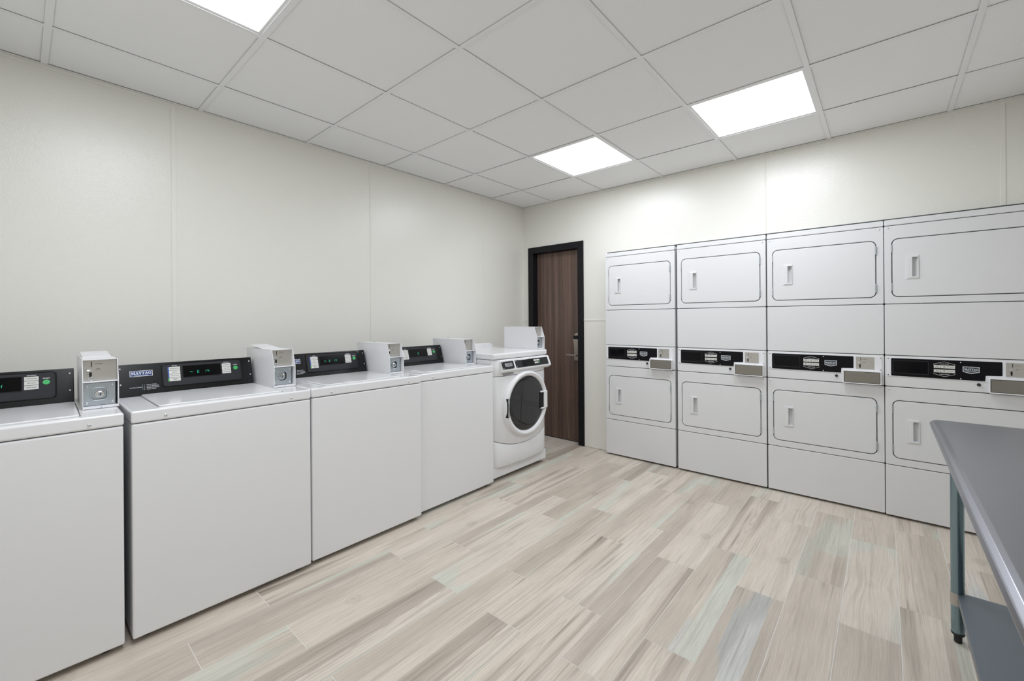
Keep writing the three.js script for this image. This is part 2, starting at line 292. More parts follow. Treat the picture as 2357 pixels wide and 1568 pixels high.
// ---------------------------------------------------------------- room door
{
  const d = new THREE.Group(); d.name = 'door_1'; scene.add(d); d.userData = { kind: 'structure', label: 'dark walnut door in a black metal frame beside the front-load washer', category: 'door' };
  const F = 0.066, ix0 = DOOR.x0 + F, ix1 = DOOR.x1 - F, itop = DOOR.top - F;
  // frame: two jambs and a head, mitred at the corners, with a deep reveal
  const jamb = (pts) => slab(poly(pts), 0.017, 0.0015, 1);
  const back = -0.09;
  const left = join([jamb([[DOOR.x0, 0.002], [ix0, 0.002], [ix0, itop], [DOOR.x0, DOOR.top]]).translate(0, 0, 0.014), at(box(0.004, itop, 0.09), ix0 - 0.002, itop / 2, back / 2 - 0.002)]);
  const right = join([jamb([[ix1, 0.002], [DOOR.x1, 0.002], [DOOR.x1, DOOR.top], [ix1, itop]]).translate(0, 0, 0.014), at(box(0.004, itop, 0.09), ix1 + 0.002, itop / 2, back / 2 - 0.002)]);
  const head = join([jamb([[ix0 + 0.0006, itop], [ix1 - 0.0006, itop], [DOOR.x1 - 0.0006, DOOR.top], [DOOR.x0 + 0.0006, DOOR.top]]).translate(0, 0, 0.014), at(box(ix1 - ix0, 0.004, 0.09), (ix0 + ix1) / 2, itop + 0.002, back / 2 - 0.002)]);
  mesh('frame_jamb', left, MAT.frameBlack, d); mesh('frame_jamb', right, MAT.frameBlack, d); mesh('frame_head', head, MAT.frameBlack, d);
  const lw = ix1 - ix0 - 0.006, lh = itop - 0.014;
  const lg = box(lw, lh, 0.04), p = lg.attributes.position, uv = lg.attributes.uv;
  for (let i = 0; i < p.count; i++) uv.setXY(i, (p.getX(i) + lw / 2) / 0.62, (p.getY(i) + lh / 2) / 2.05);
  const leaf = mesh('door_leaf', lg, MAT.walnut, d, (ix0 + ix1) / 2, lh / 2 + 0.01, -0.084);
  const L = (x, y, z) => [x - (ix0 + ix1) / 2, y - lh / 2 - 0.01, z + 0.084];
  // lock: slim case with a black band near its top, lever below
  const lx = 0.694, prof = new THREE.Shape();
  prof.moveTo(-0.036, 0.864); prof.quadraticCurveTo(-0.036, 0.859, -0.031, 0.859); prof.lineTo(0.031, 0.859); prof.quadraticCurveTo(0.036, 0.859, 0.036, 0.864); prof.lineTo(0.036, 0.95);
  prof.quadraticCurveTo(0.037, 1.03, 0.05, 1.08); prof.lineTo(0.036, 1.122); prof.quadraticCurveTo(0.02, 1.146, 0, 1.146); prof.quadraticCurveTo(-0.02, 1.146, -0.036, 1.122); prof.lineTo(-0.05, 1.08); prof.quadraticCurveTo(-0.037, 1.03, -0.036, 0.95); prof.closePath();
  mesh('lock_case', slab(prof, 0.028, 0.004, 3), MAT.nickel, leaf, ...L(lx, 0, -0.037));
  mesh('card_reader', slab(poly([[-0.043, 1.082], [0.043, 1.082], [0.036, 1.12], [-0.036, 1.12]]), 0.012, 0.002, 2), MAT.frameBlack, leaf, ...L(lx, 0, -0.032));
  mesh('lever', join([at(disc(0.013, 0.045), 0, 0, 0), at(rbox(0.115, 0.017, 0.014, 0.006), -0.05, 0.002, 0.022)]), MAT.nickel, leaf, ...L(lx + 0.005, 0.915, -0.013));
}

// ---------------------------------------------------------------- prints
const font = (px, w = 'bold') => `${w} ${px}px sans-serif`, serif = px => `bold ${px}px serif`;
function label(ctx, txt, x, y, px, color, align = 'center', f = font(px), maxW) { ctx.fillStyle = color; ctx.font = f; ctx.textAlign = align; ctx.textBaseline = 'middle'; maxW ? ctx.fillText(txt, x, y, maxW) : ctx.fillText(txt, x, y); }
const keyPrint = (lines, strip) => std({ roughness: 0.5, map: printTexture(256, 96, (c, w, h) => { c.fillStyle = '#dcdbd6'; c.fillRect(0, 0, w, h); if (strip) { c.fillStyle = strip; c.fillRect(0, 0, 26, h); } lines.forEach((s, i) => label(c, s, w / 2 + (strip ? 12 : 0), h / 2 + (i - (lines.length - 1) / 2) * 32, 30, '#4a4a4c', 'center', font(30), 210)); }) });
const cycleKeys = [keyPrint(['POWERWASH'], '#2b57ad'), keyPrint(['BULKY'], '#2b57ad'), keyPrint(['DELICATES'], '#2b57ad'), keyPrint(['NORMAL', 'ECO'], '#44b05a')];
const optionKeys = [keyPrint(['TEMPERATURE']), keyPrint(['SOIL LEVEL']), keyPrint(['EXTRA RINSE'])];
const dryerKeys = [keyPrint(['WHITES', '& COLORS']), keyPrint(['PERM', 'PRESS']), keyPrint(['DELICATES'])];
const badgePrint = std({ roughness: 0.3, map: printTexture(384, 136, (c, w, h) => {
  c.fillStyle = '#d9dce0'; c.fillRect(0, 0, w, h); c.fillStyle = '#132f6e'; c.fillRect(10, 10, w - 20, h - 20);
  label(c, 'MAYTAG', w / 2, 60, 84, '#f2f4f6', 'center', serif(84), w - 40); label(c, 'COMMERCIAL LAUNDRY', w / 2, 112, 20, '#e6e9ee', 'center', font(20), w - 80);
}) });
const shieldPrint = std({ roughness: 0.35, map: printTexture(384, 220, (c, w, h) => {
  c.fillStyle = '#c9cdd1'; c.fillRect(0, 0, w, h);
  c.fillStyle = '#2c3442'; c.beginPath(); c.moveTo(22, 20); c.lineTo(w - 22, 20); c.lineTo(w - 22, 150); c.lineTo(w / 2, 188); c.lineTo(22, 150); c.closePath(); c.fill();
  label(c, 'MAYTAG', w / 2, 84, 80, '#eef0f2', 'center', serif(80), w - 70); c.fillStyle = '#d8dbdf'; c.fillRect(60, 126, w - 120, 7); label(c, 'COMMERCIAL LAUNDRY', w / 2, 148, 18, '#d8dbdf', 'center', font(18), 190);
}) });
const coinPrint = std({ metalness: 0.85, roughness: 0.38, bumpMap: brushed, bumpScale: 0.00002, map: printTexture(320, 300, (c, w, h) => {
  c.fillStyle = '#c3c0ba'; c.fillRect(0, 0, w, h);
  label(c, 'QUARTERS', 150, 56, 15, '#3c3a38', 'center', font(15)); label(c, 'COIN', 141, 128, 13, '#3c3a38', 'center', font(13)); label(c, 'RETURN', 141, 146, 13, '#3c3a38', 'center', font(13));
}) });
const C_W = 0.5545, C_H = 0.158;                  // washer console face
const consoleFace = std({ roughness: 0.24, specularIntensity: 0.7, bumpMap: (() => { const t = orangePeel.clone(); t.repeat.set(18, 5.1); return t; })(), bumpScale: 0.000022, map: printTexture(1536, 438, (c, w, h) => {
  c.fillStyle = '#0c0c0e'; c.fillRect(0, 0, w, h);
  const X = m => (m + 0.33) / C_W * w, Y = m => h - m / C_H * h;
  label(c, 'INSTRUCTIONS', X(-0.2685), Y(0.04), 17, '#c9cbce', 'center', font(17)); c.fillStyle = '#8fb0b4'; c.fillRect(X(-0.244), Y(0.0545), 3, Y(0.026) - Y(0.0545));
  ['Select CYCLE', 'Select OPTIONS', 'Insert PAYMENT', 'Press START'].forEach((s, i) => { label(c, String(i + 1), X(-0.237), Y(0.0505 - i * 0.0075), 16, '#c9cbce', 'center', font(16)); label(c, s, X(-0.2295), Y(0.0505 - i * 0.0075), 17, '#d6d8da', 'left', font(17)); });
}) });
const keypadFace = std({ roughness: 0.5, specularIntensity: 0.5, map: printTexture(1024, 352, (c, w, h) => {        // grey inner panel, x -0.165 .. 0.168, v 0.035 .. 0.1455
  c.fillStyle = '#2f2f33'; c.fillRect(0, 0, w, h);
  const X = m => (m + 0.165) / 0.333 * w, Y = m => h - (m - 0.035) / 0.1105 * h;
  label(c, 'CYCLES', X(-0.119), Y(0.1365), 19, '#e8e8ea', 'center', font(19)); label(c, 'OPTIONS', X(0.102), Y(0.1355), 19, '#e8e8ea', 'center', font(19)); label(c, 'START', X(0.1433), Y(0.119), 22, '#f4f4f4', 'center', font(22));
}) });
function segments(c, ch, x, y, w, h) {
  const on = { '6': 'acdefg', '1': 'bc', '4': 'bcfg', '-': 'g', '0': 'abcdef' }[ch] || '', t = w * 0.2, s = 0.12 * h;
  const seg = { a: [0, 0, w, 0], b: [w, 0, w, h / 2], c: [w, h / 2, w, h], d: [0, h, w, h], e: [0, h / 2, 0, h], f: [0, 0, 0, h / 2], g: [0, h / 2, w, h / 2] };
  c.lineWidth = t; for (const k of on) { const [a, b, e, f] = seg[k]; c.beginPath(); c.moveTo(x + a + s * (1 - b / h), y + b); c.lineTo(x + e + s * (1 - f / h), y + f); c.stroke(); }
}
function displayMat(kind) {
  const draw = (bg, col) => (c, w, h) => {
    c.fillStyle = bg; c.fillRect(0, 0, w, h); c.strokeStyle = col;
    const X = m => (m + 0.085) / 0.159 * w, Y = m => h - (m - 0.073) / 0.058 * h, H = 0.0125 / 0.058 * h, W = 0.0066 / 0.159 * w;
    if (kind === 'cycle') { c.fillStyle = col; c.fillRect(X(-0.0575), Y(0.0985), 0.0115 / 0.159 * w, 9); segments(c, '6', X(-0.027), Y(0.1035), W, H); segments(c, '1', X(0.0025), Y(0.1035), W, H); segments(c, '4', X(0.0155), Y(0.1035), W, H); }
    else { segments(c, '0', X(-0.012), Y(0.099), W, H); c.fillStyle = col; c.fillRect(X(-0.012), Y(0.1035), W * 2.2, 7); }
  };
  return std({ color: lin(1, 1, 1), roughness: 0.12, specularIntensity: 0.4, map: printTexture(640, 234, draw('#020203', '#0c1c18')), emissive: lin(1, 1, 1), emissiveIntensity: 0.9, emissiveMap: printTexture(640, 234, draw('#000000', '#35d9b4')) });
}
const displays = { cycle: displayMat('cycle'), wait: displayMat('wait') };

// ---------------------------------------------------------------- coin box (sits on every washer)
function coinBox(parent, x, y, z, flap, length = 0.425) {       // x: middle, y: base, z: front of the lower half
  const W = 0.106, T = 0.0022, L = length, side = poly([[0, 0], [0, 0.11], [-0.033, 0.201], [-L, 0.201], [-L, 0]]);
  const panel = sx => { const g = new THREE.ExtrudeGeometry(side, { depth: T - 0.0008, bevelEnabled: true, bevelSize: 0.0004, bevelOffset: -0.0004, bevelThickness: 0.0004, bevelSegments: 1 }); return g.rotateY(-Math.PI / 2).translate(sx + T / 2 - 0.0004, 0, 0); };
  // side panels lie in the y-z plane: shape x becomes z
  const turn = g => { g.computeVertexNormals(); return g; };
  const parts = [turn(panel(-W / 2 + T / 2)), turn(panel(W / 2 - T / 2)), at(rbox(W, T, L - 0.033, 0.0008, 1), 0, 0.201 - T / 2, -0.033 - (L - 0.033) / 2), at(box(W - T, 0.2, T), 0, 0.1, -L + T / 2),
    at(rbox(W - 2 * T + 0.001, 0.0035, 0.05, 0.001, 1), 0, 0.11, -0.0262), at(rbox(W - 2 * T + 0.001, 0.008, 0.044, 0.001, 1), 0, 0.005, -0.0225)];
  const c = mesh('coin_box', join(parts), MAT.boxWhite, parent, x, y, z);
  c.userData.label = flap ? 'white coin box with raised service flap' : 'white coin box with small lock on top';
  mesh('coin_plate', plate(W - 2 * T - 0.001, 0.086, 0.002), printed(MAT.steel, coinPrint), c, 0, 0.1555, -0.046);
  mesh('coin_slot', box(0.0026, 0.022, 0.0012), MAT.slotShadePlastic, c, -0.0255, 0.181, -0.0448);  // solid dark box for an open slit, its inner shade put into the colour
  mesh('return_slot', box(0.0075, 0.022, 0.0012), MAT.slotShadePlastic, c, -0.028, 0.1365, -0.0448);  // no real opening: the shade within is painted as a dark box
  mesh('return_lever', join([at(disc(0.0062, 0.006), 0, 0, 0.003), at(rbox(0.011, 0.006, 0.01, 0.002), -0.003, 0, 0.007)]), MAT.chrome, c, -0.032, 0.1555, -0.045);
  mesh('coin_lip', at(lathe([[0.0085, 0], [0.0085, 0.003], [0.0068, 0.004], [0.0058, 0.003], [0.0058, 0]], 20).rotateX(Math.PI / 2), 0, 0, 0), MAT.chrome, c, -0.027, 0.121, -0.045);
  // coin vault: zinc plate with a pressed rounded cup, oval lock and four rivets
  const vs = rrShape(W - 2 * T - 0.008, 0.093, 0.002); vs.holes.push(rrShape(0.046, 0.048, 0.014, -0.002, 0, THREE.Path));
  const ring = rrShape(0.056, 0.058, 0.019, -0.002); ring.holes.push(rrShape(0.046, 0.048, 0.014, -0.002, 0, THREE.Path));
  mesh('coin_vault', join([slab(vs, 0.003, 0.0006, 1), slab(ring, 0.0055, 0.002, 2).translate(0, 0, 0.0035), at(box(0.052, 0.054, 0.001), -0.002, 0, -0.012)]), MAT.zinc, c, -0.002, 0.057, -0.034);
  const lk = rrShape(0.03, 0.026, 0.0125); mesh('vault_lock', slab(lk, 0.018, 0.0025, 2), MAT.chrome, c, -0.002, 0.055, -0.031);
  mesh('keyhole', join([at(disc(0.0072, 0.001), 0, 0, 0)]), MAT.zinc, c, -0.001, 0.055, -0.0306);
  mesh('key_slot', box(0.0028, 0.009, 0.001), MAT.slotShadePlastic, c, -0.001, 0.055, -0.0299);  // keyhole shade given as a dark box on the lock
  for (const [a, b] of [[-0.039, 0.036], [0.037, 0.036], [-0.039, -0.036], [0.037, -0.036]]) mesh('rivet', screwGeo, MAT.chrome, c, a, 0.057 + b, -0.034);
  mesh('screw', screwGeo, MAT.darkScrew, c, 0, 0.0055, -0.0008).scale.setScalar(0.35);
  if (flap) { const f = mesh('service_flap', rbox(W - 0.016, 0.0025, 0.2, 0.001, 1), MAT.boxWhite, c, 0, 0.2095, -0.3); f.rotation.x = 0.078; }
  else { mesh('top_lock', join([at(cyl(0.0075, 0.008, 18), 0, 0.004, 0), at(cyl(0.0105, 0.003, 18), 0, 0.0015, 0)]), MAT.chrome, c, 0.01, 0.201, -0.3); }
  return c;
}

// ---------------------------------------------------------------- top-load washer (front at local z = 0, floor at y = 0)
const csg = new Evaluator(); csg.attributes = ['position', 'normal', 'uv']; csg.useGroups = false;
const WW = 0.681, WD = 0.69, WTOP = 0.932;
const topPanelGeo = (() => {
  const a = new Brush(at(rbox(WW + 0.003, WTOP - 0.8835, WD, 0.008, 4), 0, (WTOP + 0.8835) / 2, -WD / 2 + 0.002)), b = new Brush(at(new THREE.ExtrudeGeometry(rrShape(0.482, 0.43, 0.018), { depth: 0.03, bevelEnabled: false, curveSegments: 8 }).rotateX(-Math.PI / 2), -0.013, WTOP - 0.016, -0.034 - 0.215));
  a.updateMatrixWorld(); b.updateMatrixWorld();
  return csg.evaluate(a, b, SUBTRACTION).geometry;
})();
const lidGeo = (() => { const g = new THREE.ExtrudeGeometry(rrShape(0.475, 0.422, 0.016), { depth: 0.012, bevelEnabled: true, bevelSize: 0.004, bevelOffset: -0.004, bevelThickness: 0.004, bevelSegments: 3, curveSegments: 8 }); return g.rotateX(-Math.PI / 2); })();
const consoleBody = (() => {                       // wedge in console coordinates: face in the x-y plane at z = 0, y up the slope
  const t = 0.2958, s = Math.sin(t), k = Math.cos(t);        // slope of the face from upright
  const tr = (y, z) => [z * k - y * s + 0, z * s + y * k];   // not used for the shape, kept for clarity of the axes
  void tr;
  const pts = [[0, 0], [-0.006, C_H], [-0.02, C_H + 0.004], [-0.125, C_H - 0.03], [-0.13, 0.02], [-0.1, -0.028], [-0.0005, 0]];
  const g = new THREE.ExtrudeGeometry(poly(pts.map(([z, y]) => [z, y])), { depth: C_W - 0.004, bevelEnabled: true, bevelSize: 0.002, bevelOffset: -0.002, bevelThickness: 0.002, bevelSegments: 2 });
  g.rotateY(-Math.PI / 2);                         // shape x -> z, depth -> -x
  return g.translate(C_W - 0.33 - 0.002, 0, 0);
})();
function makeWasher(name, label, pos, turn, kind, flap) {
  const t = thing(name, label, 'washing machine', pos, turn, 'top-load washers along the left wall');
  mesh('cabinet', metreUV(rbox(WW, 0.8555, WD - 0.004, 0.007, 4)), MAT.enamel, t, 0, 0.025 + 0.42775, -WD / 2 + 0.002);
  for (const sx of [-1, 1]) for (const z of [-0.06, -WD + 0.08]) mesh('foot', cyl(0.018, 0.026, 16), MAT.rubber, t, sx * (WW / 2 - 0.05), 0.013, z);
  const top = mesh('top_panel', topPanelGeo, MAT.gloss, t);
  for (const x of [-0.2365, 0.2475]) { const s = mesh('screw', screwGeo, MAT.chrome, top, x, 0.9015, 0.0022); s.scale.setScalar(1.25); }
  mesh('lid', lidGeo, MAT.gloss, t, -0.013, WTOP - 0.009, -0.034 - 0.215);
  const c = mesh('console', consoleBody, MAT.consoleBlack, t, 0, WTOP + 0.001, -0.457); c.rotation.x = -0.2958;
  const on = (nm, g, m, x, v, z) => mesh(nm, g, m, c, x, v, z);
  on('face_plate', plate(C_W - 0.004, C_H - 0.004, 0.0016), printed(MAT.consoleBlack, consoleFace), -0.33 + C_W / 2, C_H / 2, 0.0012);
  const rim = rrShape(0.343, 0.1195, 0.014, 0, 0); rim.holes.push(rrShape(0.333, 0.1105, 0.011, 0, 0, THREE.Path));
  on('bezel', slab(rim, 0.006, 0.002, 3), MAT.consoleBlack, 0.0015, 0.09025, 0.0062);
  on('keypad', plate(0.333, 0.1105, 0.002), printed(MAT.panelGrey, keypadFace), 0.0015, 0.09025, 0.0026);
  for (let i = 0; i < 4; i++) on('cycle_key', plate(0.049, 0.0172, 0.0012), printed(MAT.keyWhite, cycleKeys[i]), -0.1215, 0.1218 - i * 0.0187, 0.004);
  for (let i = 0; i < 3; i++) on('option_key', plate(0.04, 0.0172, 0.0012), printed(MAT.keyWhite, optionKeys[i]), 0.1017, 0.1213 - i * 0.0189, 0.004);
  const dr = rrShape(0.165, 0.064, 0.003); dr.holes.push(rrShape(0.159, 0.058, 0.001, 0, 0, THREE.Path));
  on('display_rim', slab(dr, 0.003, 0.0008, 1), MAT.panelGrey, -0.0057, 0.102, 0.0054);
  on('display', plate(0.159, 0.058, 0.001), printed(MAT.displayBlack, displays[kind]), -0.0057, 0.102, 0.004);
  on('start_button', disc(0.0105, 0.0022, 28), MAT.green, 0.1433, 0.102, 0.0045);
  on('badge', plate(0.083, 0.0285, 0.003), printed(MAT.chrome, badgePrint), -0.245, 0.1085, 0.0034);
  for (const [x, v] of [[-0.319, 0.137], [-0.319, 0.06], [0.212, 0.134], [0.212, 0.058]]) on('screw', screwGeo, MAT.chrome, x, v, 0.002).scale.setScalar(0.75);
  coinBox(t, 0.2915, WTOP + 0.0005, -0.195, flap);
  return t;
}
const QT = Math.PI / 2;
makeWasher('top_load_washer', 'white top-load washer at the left edge of the picture, partly cut off', [0.842, 0, 3.7285], QT - 0.026, 'cycle', true);
makeWasher('top_load_washer', 'white top-load washer with its whole black console and badge in view', [0.851, 0, 3.0245], QT, 'cycle', true);
makeWasher('top_load_washer', 'third white top-load washer from the left, its badge hidden by a coin box', [0.838, 0, 2.332], QT, 'cycle', false);
makeWasher('top_load_washer', 'white top-load washer right beside the front-load washer', [0.806, 0, 1.6405], QT, 'wait', false);

// ---------------------------------------------------------------- front-load washer
{
  const t = thing('front_load_washer', 'white front-load washer with a round dark door at the end of the row', 'washing machine', [0.8, 0, 0.952], QT);
  const H = 0.34;                                  // half width
  const bulge = x => { const a = Math.abs(x) / H; return 0.022 * (1 - a * a) - 0.032 * Math.pow(a, 9); };
  function curved(yb, yt, x0 = -H, x1 = H, depth = 0.03, r = 0.005, n = 44) {     // panel bent to the bulge, eased at top and bottom
    const cols = []; for (let i = 0; i <= n; i++) { const s = i / n * 2 - 1; const e = Math.sign(s) * (1 - Math.pow(1 - Math.abs(s), 1.7)); cols.push(x0 + (x1 - x0) * (e + 1) / 2); }
    const prof = [[-depth, 0], [-r, 0], [-r * 0.3, 0.3 * r], [0, r]], pos = [], idx = [], rows = prof.length * 2;
    for (const x of cols) {
      const z = bulge(x), a = yb(x), b = yt(x);
      prof.forEach(([dz, dy]) => pos.push(x, a + dy, z + dz)); [...prof].reverse().forEach(([dz, dy]) => pos.push(x, b - dy, z + dz));
    }
    for (let i = 0; i < n; i++) for (let j = 0; j < rows - 1; j++) { const p = i * rows + j; idx.push(p, p + rows, p + 1, p + 1, p + rows, p + rows + 1); }
    const g = new THREE.BufferGeometry(); g.setAttribute('position', new THREE.Float32BufferAttribute(pos, 3)); g.setIndex(idx);
    const q = toCreasedNormals(g, 0.9); q.setAttribute('uv', new THREE.Float32BufferAttribute(new Float32Array(q.attributes.position.count * 2), 2)); return q;
  }
  const sag = x => 0.262 + 0.075 * (x / H) * (x / H);
  mesh('cabinet', rbox(2 * H, 0.935, 0.66, 0.008, 3), MAT.enamel, t, 0, 0.035 + 0.4675, -0.038 - 0.33);
  for (const sx of [-1, 1]) for (const z of [-0.09, -0.6]) mesh('foot', cyl(0.02, 0.036, 16), MAT.rubber, t, sx * (H - 0.05), 0.018, z);
  mesh('kick_plate', rbox(2 * H - 0.006, 0.085, 0.03, 0.006, 3), MAT.enamel, t, 0, 0.035 + 0.0425, -0.03);
  mesh('lower_panel', curved(() => 0.118, x => sag(x) - 0.002, -H + 0.004, H - 0.004), MAT.enamel, t);
  mesh('front_panel', curved(x => sag(x) + 0.002, () => 0.835), MAT.enamel, t);
  const fascia = mesh('control_panel', curved(() => 0.8385, () => 0.969), MAT.enamel, t);
  // protruding sloped visor
  const vis = new THREE.Shape(); vis.moveTo(-0.03, 0.966); vis.lineTo(0.004, 0.966); vis.quadraticCurveTo(0.012, 0.966, 0.016, 0.958); vis.lineTo(0.044, 0.889); vis.quadraticCurveTo(0.046, 0.878, 0.036, 0.874); vis.lineTo(0.018, 0.862); vis.lineTo(-0.03, 0.858); vis.closePath();
  const vg = new THREE.ExtrudeGeometry(vis, { depth: 0.6, bevelEnabled: true, bevelSize: 0.006, bevelOffset: -0.006, bevelThickness: 0.012, bevelSegments: 4, curveSegments: 6 }).rotateY(-Math.PI / 2).translate(0.338, 0, 0);
  mesh('visor', vg, MAT.plastic, fascia);
  const slope = Math.atan2(0.028, 0.069);
  const onVis = (nm, g, m, x, v, z) => { const o = mesh(nm, g, m, fascia, x, 0.9235 + v * Math.cos(slope) + z * Math.sin(slope), 0.030 - v * Math.sin(slope) + z * Math.cos(slope)); o.rotation.x = -slope; return o; };
  const ins = (w, h) => slab(rrShape(w, h, 0.006), 0.004, 0.001, 2);
  onVis('badge_insert', ins(0.137, 0.064), MAT.insertGrey, -0.204, 0.0, 0.0035);
  onVis('control_insert', ins(0.43, 0.064), MAT.insertGrey, 0.1, 0.0, 0.0035);
  const sh = poly([[-0.041, 0.0145], [0.041, 0.0145], [0.041, -0.01], [0, -0.0145], [-0.041, -0.01]]); const sg = slab(sh, 0.002, 0.0004, 1);
  { const p = sg.attributes.position, u = sg.attributes.uv; for (let i = 0; i < p.count; i++) u.setXY(i, (p.getX(i) + 0.041) / 0.082, (p.getY(i) + 0.0145) / 0.029); }
  onVis('badge', sg, shieldPrint, -0.2, 0.001, 0.0052);
  onVis('display', ins(0.15, 0.056), MAT.displayBlack, 0.04, 0, 0.0042);
  onVis('cycle_key', plate(0.078, 0.013, 0.001), printed(MAT.keyWhite, keyPrint(['NORMAL'])), 0.158, 0.014, 0.0043);
  onVis('option_key', plate(0.05, 0.013, 0.001), printed(MAT.keyWhite, keyPrint(['TEMP'])), 0.15, -0.007, 0.0043);
  onVis('start_button', disc(0.0065, 0.0016), MAT.green, 0.189, -0.006, 0.0043);
  for (const [x, v] of [[-0.263, 0.024], [-0.263, -0.025], [-0.145, -0.025], [-0.104, 0.024], [-0.104, -0.025], [0.305, -0.025]]) onVis('screw', screwGeo, MAT.chrome, x, v, 0.0036).scale.setScalar(0.6);
  mesh('dispenser_slot', rbox(0.15, 0.02, 0.012, 0.005), std({ color: lin(0.3, 0.3, 0.3), roughness: 0.5 }), fascia, -0.17, 0.852, 0.013);
  // top with a raised back
  const top = mesh('top_panel', rbox(2 * H + 0.002, 0.048, 0.7, 0.014, 5), MAT.gloss, t, 0, 0.996, -0.345);
  const rs = new THREE.Shape(); rs.moveTo(-H + 0.02, 0); rs.lineTo(H - 0.01, 0); rs.quadraticCurveTo(H - 0.05, 0.005, H - 0.075, 0.03); rs.quadraticCurveTo(H - 0.09, 0.048, H - 0.12, 0.048); rs.lineTo(-H + 0.12, 0.048); rs.quadraticCurveTo(-H + 0.09, 0.048, -H + 0.075, 0.03); rs.quadraticCurveTo(-H + 0.05, 0.005, -H + 0.02, 0);
  mesh('back_riser', slab(rs, 0.03, 0.008, 4), MAT.gloss, top, 0, 0.02, -0.27);
  // door
  const dg = mesh('door', lathe([[0.2715, -0.012], [0.2735, 0.004], [0.27, 0.02], [0.262, 0.034], [0.252, 0.04], [0.246, 0.036], [0.236, 0.034], [0.2285, 0.028], [0.2265, 0.012], [0.2265, 0.0]], 72).rotateX(QT), MAT.plastic, t, 0.024, 0.588, 0.012);
  dg.userData.label = 'white ring of the round door';
  mesh('door_glass', lathe([[0, 0.034], [0.06, 0.0335], [0.12, 0.0315], [0.18, 0.028], [0.215, 0.024], [0.2275, 0.018]], 72).rotateX(QT), MAT.smoked, dg);
  mesh('handle_recess', rbox(0.052, 0.135, 0.02, 0.003), MAT.slotShadePlastic, dg, 0.187, -0.002, 0.0255);
  mesh('door_handle', join([at(rbox(0.046, 0.148, 0.012, 0.005), 0.2265, 0, 0.041), at(rbox(0.058, 0.012, 0.02, 0.004), 0.197, 0.071, 0.034), at(rbox(0.058, 0.012, 0.02, 0.004), 0.197, -0.071, 0.034)]), MAT.plastic, dg);
  mesh('hinge', rbox(0.024, 0.15, 0.036, 0.002), MAT.slotShadePlastic, dg, -0.2475, -0.005, 0.0225);
  mesh('hinge_pin', join([cyl(0.0065, 0.146, 16), at(cyl(0.009, 0.03, 16), 0, 0.05, 0), at(cyl(0.009, 0.03, 16), 0, -0.05, 0)]), MAT.zinc, dg, -0.245, -0.005, 0.039);
  coinBox(t, 0.3, 1.0205, -0.032, false, 0.405);
}

// ---------------------------------------------------------------- stacked dryers (front at local z = 0)
const DW = 0.676, X = x => x - 0.3385;             // measured from the left edge of a dryer
const LV = [0.012, 0.338, 0.842, 1.042, 1.372, 1.876, 1.915], GAP = 0.0045;
const flat = (w, h, d = 0.03) => metreUV(slab(rrShape(w, h, 0.007), d, 0.0035, 3, 5));
function doorPanel(h, dy0, dy1) {                  // front panel with the door opening
  const s = rrShape(DW, h, 0.007, 0, 0); s.holes.push(rrShape(0.604, dy1 - dy0 + 0.0, 0.036, X(0.338), (dy0 + dy1) / 2, THREE.Path));
  return metreUV(slab(s, 0.03, 0.0025, 2, 8));
}
const HX = X(0.136);
function doorGeo(h, hy) { const s = rrShape(0.594, h - 0.01, 0.031, 0, 0); s.holes.push(rrShape(0.05, 0.136, 0.003, HX, hy, THREE.Path)); return metreUV(slab(s, 0.028, 0.003, 3, 8)); }
const handleGeo = (() => {
  const a = rrShape(0.062, 0.15, 0.003); a.holes.push(rrShape(0.028, 0.122, 0.0015, 0.0145, 0, THREE.Path));
  const b = rrShape(0.05, 0.138, 0.002, 0.004); b.holes.push(rrShape(0.028, 0.122, 0.0015, 0.0145, 0, THREE.Path));
  // cup: deep under the grip on the left, running out to the face on the right
  const pos = [], idx = [], x0 = 0.0005, x1 = 0.0285, hh = 0.061, n = 8, zf = x => x < 0.4 ? -0.02 : -0.02 + 0.0205 * Math.pow((x - 0.4) / 0.6, 1.5);
  for (let i = 0; i <= n; i++) { const u = i / n; pos.push(lerp(x0, x1, u), -hh, zf(u), lerp(x0, x1, u), hh, zf(u), lerp(x0, x1, u), -hh, 0.002, lerp(x0, x1, u), hh, 0.002); }
  for (let i = 0; i < n; i++) { const p = i * 4, q = p + 4; idx.push(p, q, p + 1, p + 1, q, q + 1, p, p + 2, q, q, p + 2, q + 2, p + 1, q + 1, p + 3, p + 3, q + 1, q + 3); }
  idx.push(0, 1, 2, 2, 1, 3);
  const g = new THREE.BufferGeometry(); g.setAttribute('position', new THREE.Float32BufferAttribute(pos, 3)); g.setIndex(idx); const cup = toCreasedNormals(g, 0.5);
  cup.setAttribute('uv', new THREE.Float32BufferAttribute(new Float32Array(cup.attributes.position.count * 2), 2));
  return join([slab(a, 0.006, 0.0012, 2).translate(0, 0, 0.0032), slab(b, 0.004, 0.0012, 2).translate(0, 0, 0.0062), cup]);
})();
const hingeGeo = join([rbox(0.009, 0.055, 0.007, 0.002), at(cyl(0.004, 0.05, 12), 0, 0, 0.0025)]);
const stubGeo = rbox(0.005, 0.05, 0.006, 0.0015);
const upperPanelGeo = doorPanel(LV[5] - LV[4] - GAP, 1.4145 - 1.624, 1.7905 - 1.624), lowerPanelGeo = doorPanel(LV[2] - LV[1] - GAP, 0.3835 - 0.59, 0.7565 - 0.59);
const upperDoorGeo = doorGeo(0.376, 1.602 - 1.6025), lowerDoorGeo = doorGeo(0.373, 0.567 - 0.57);
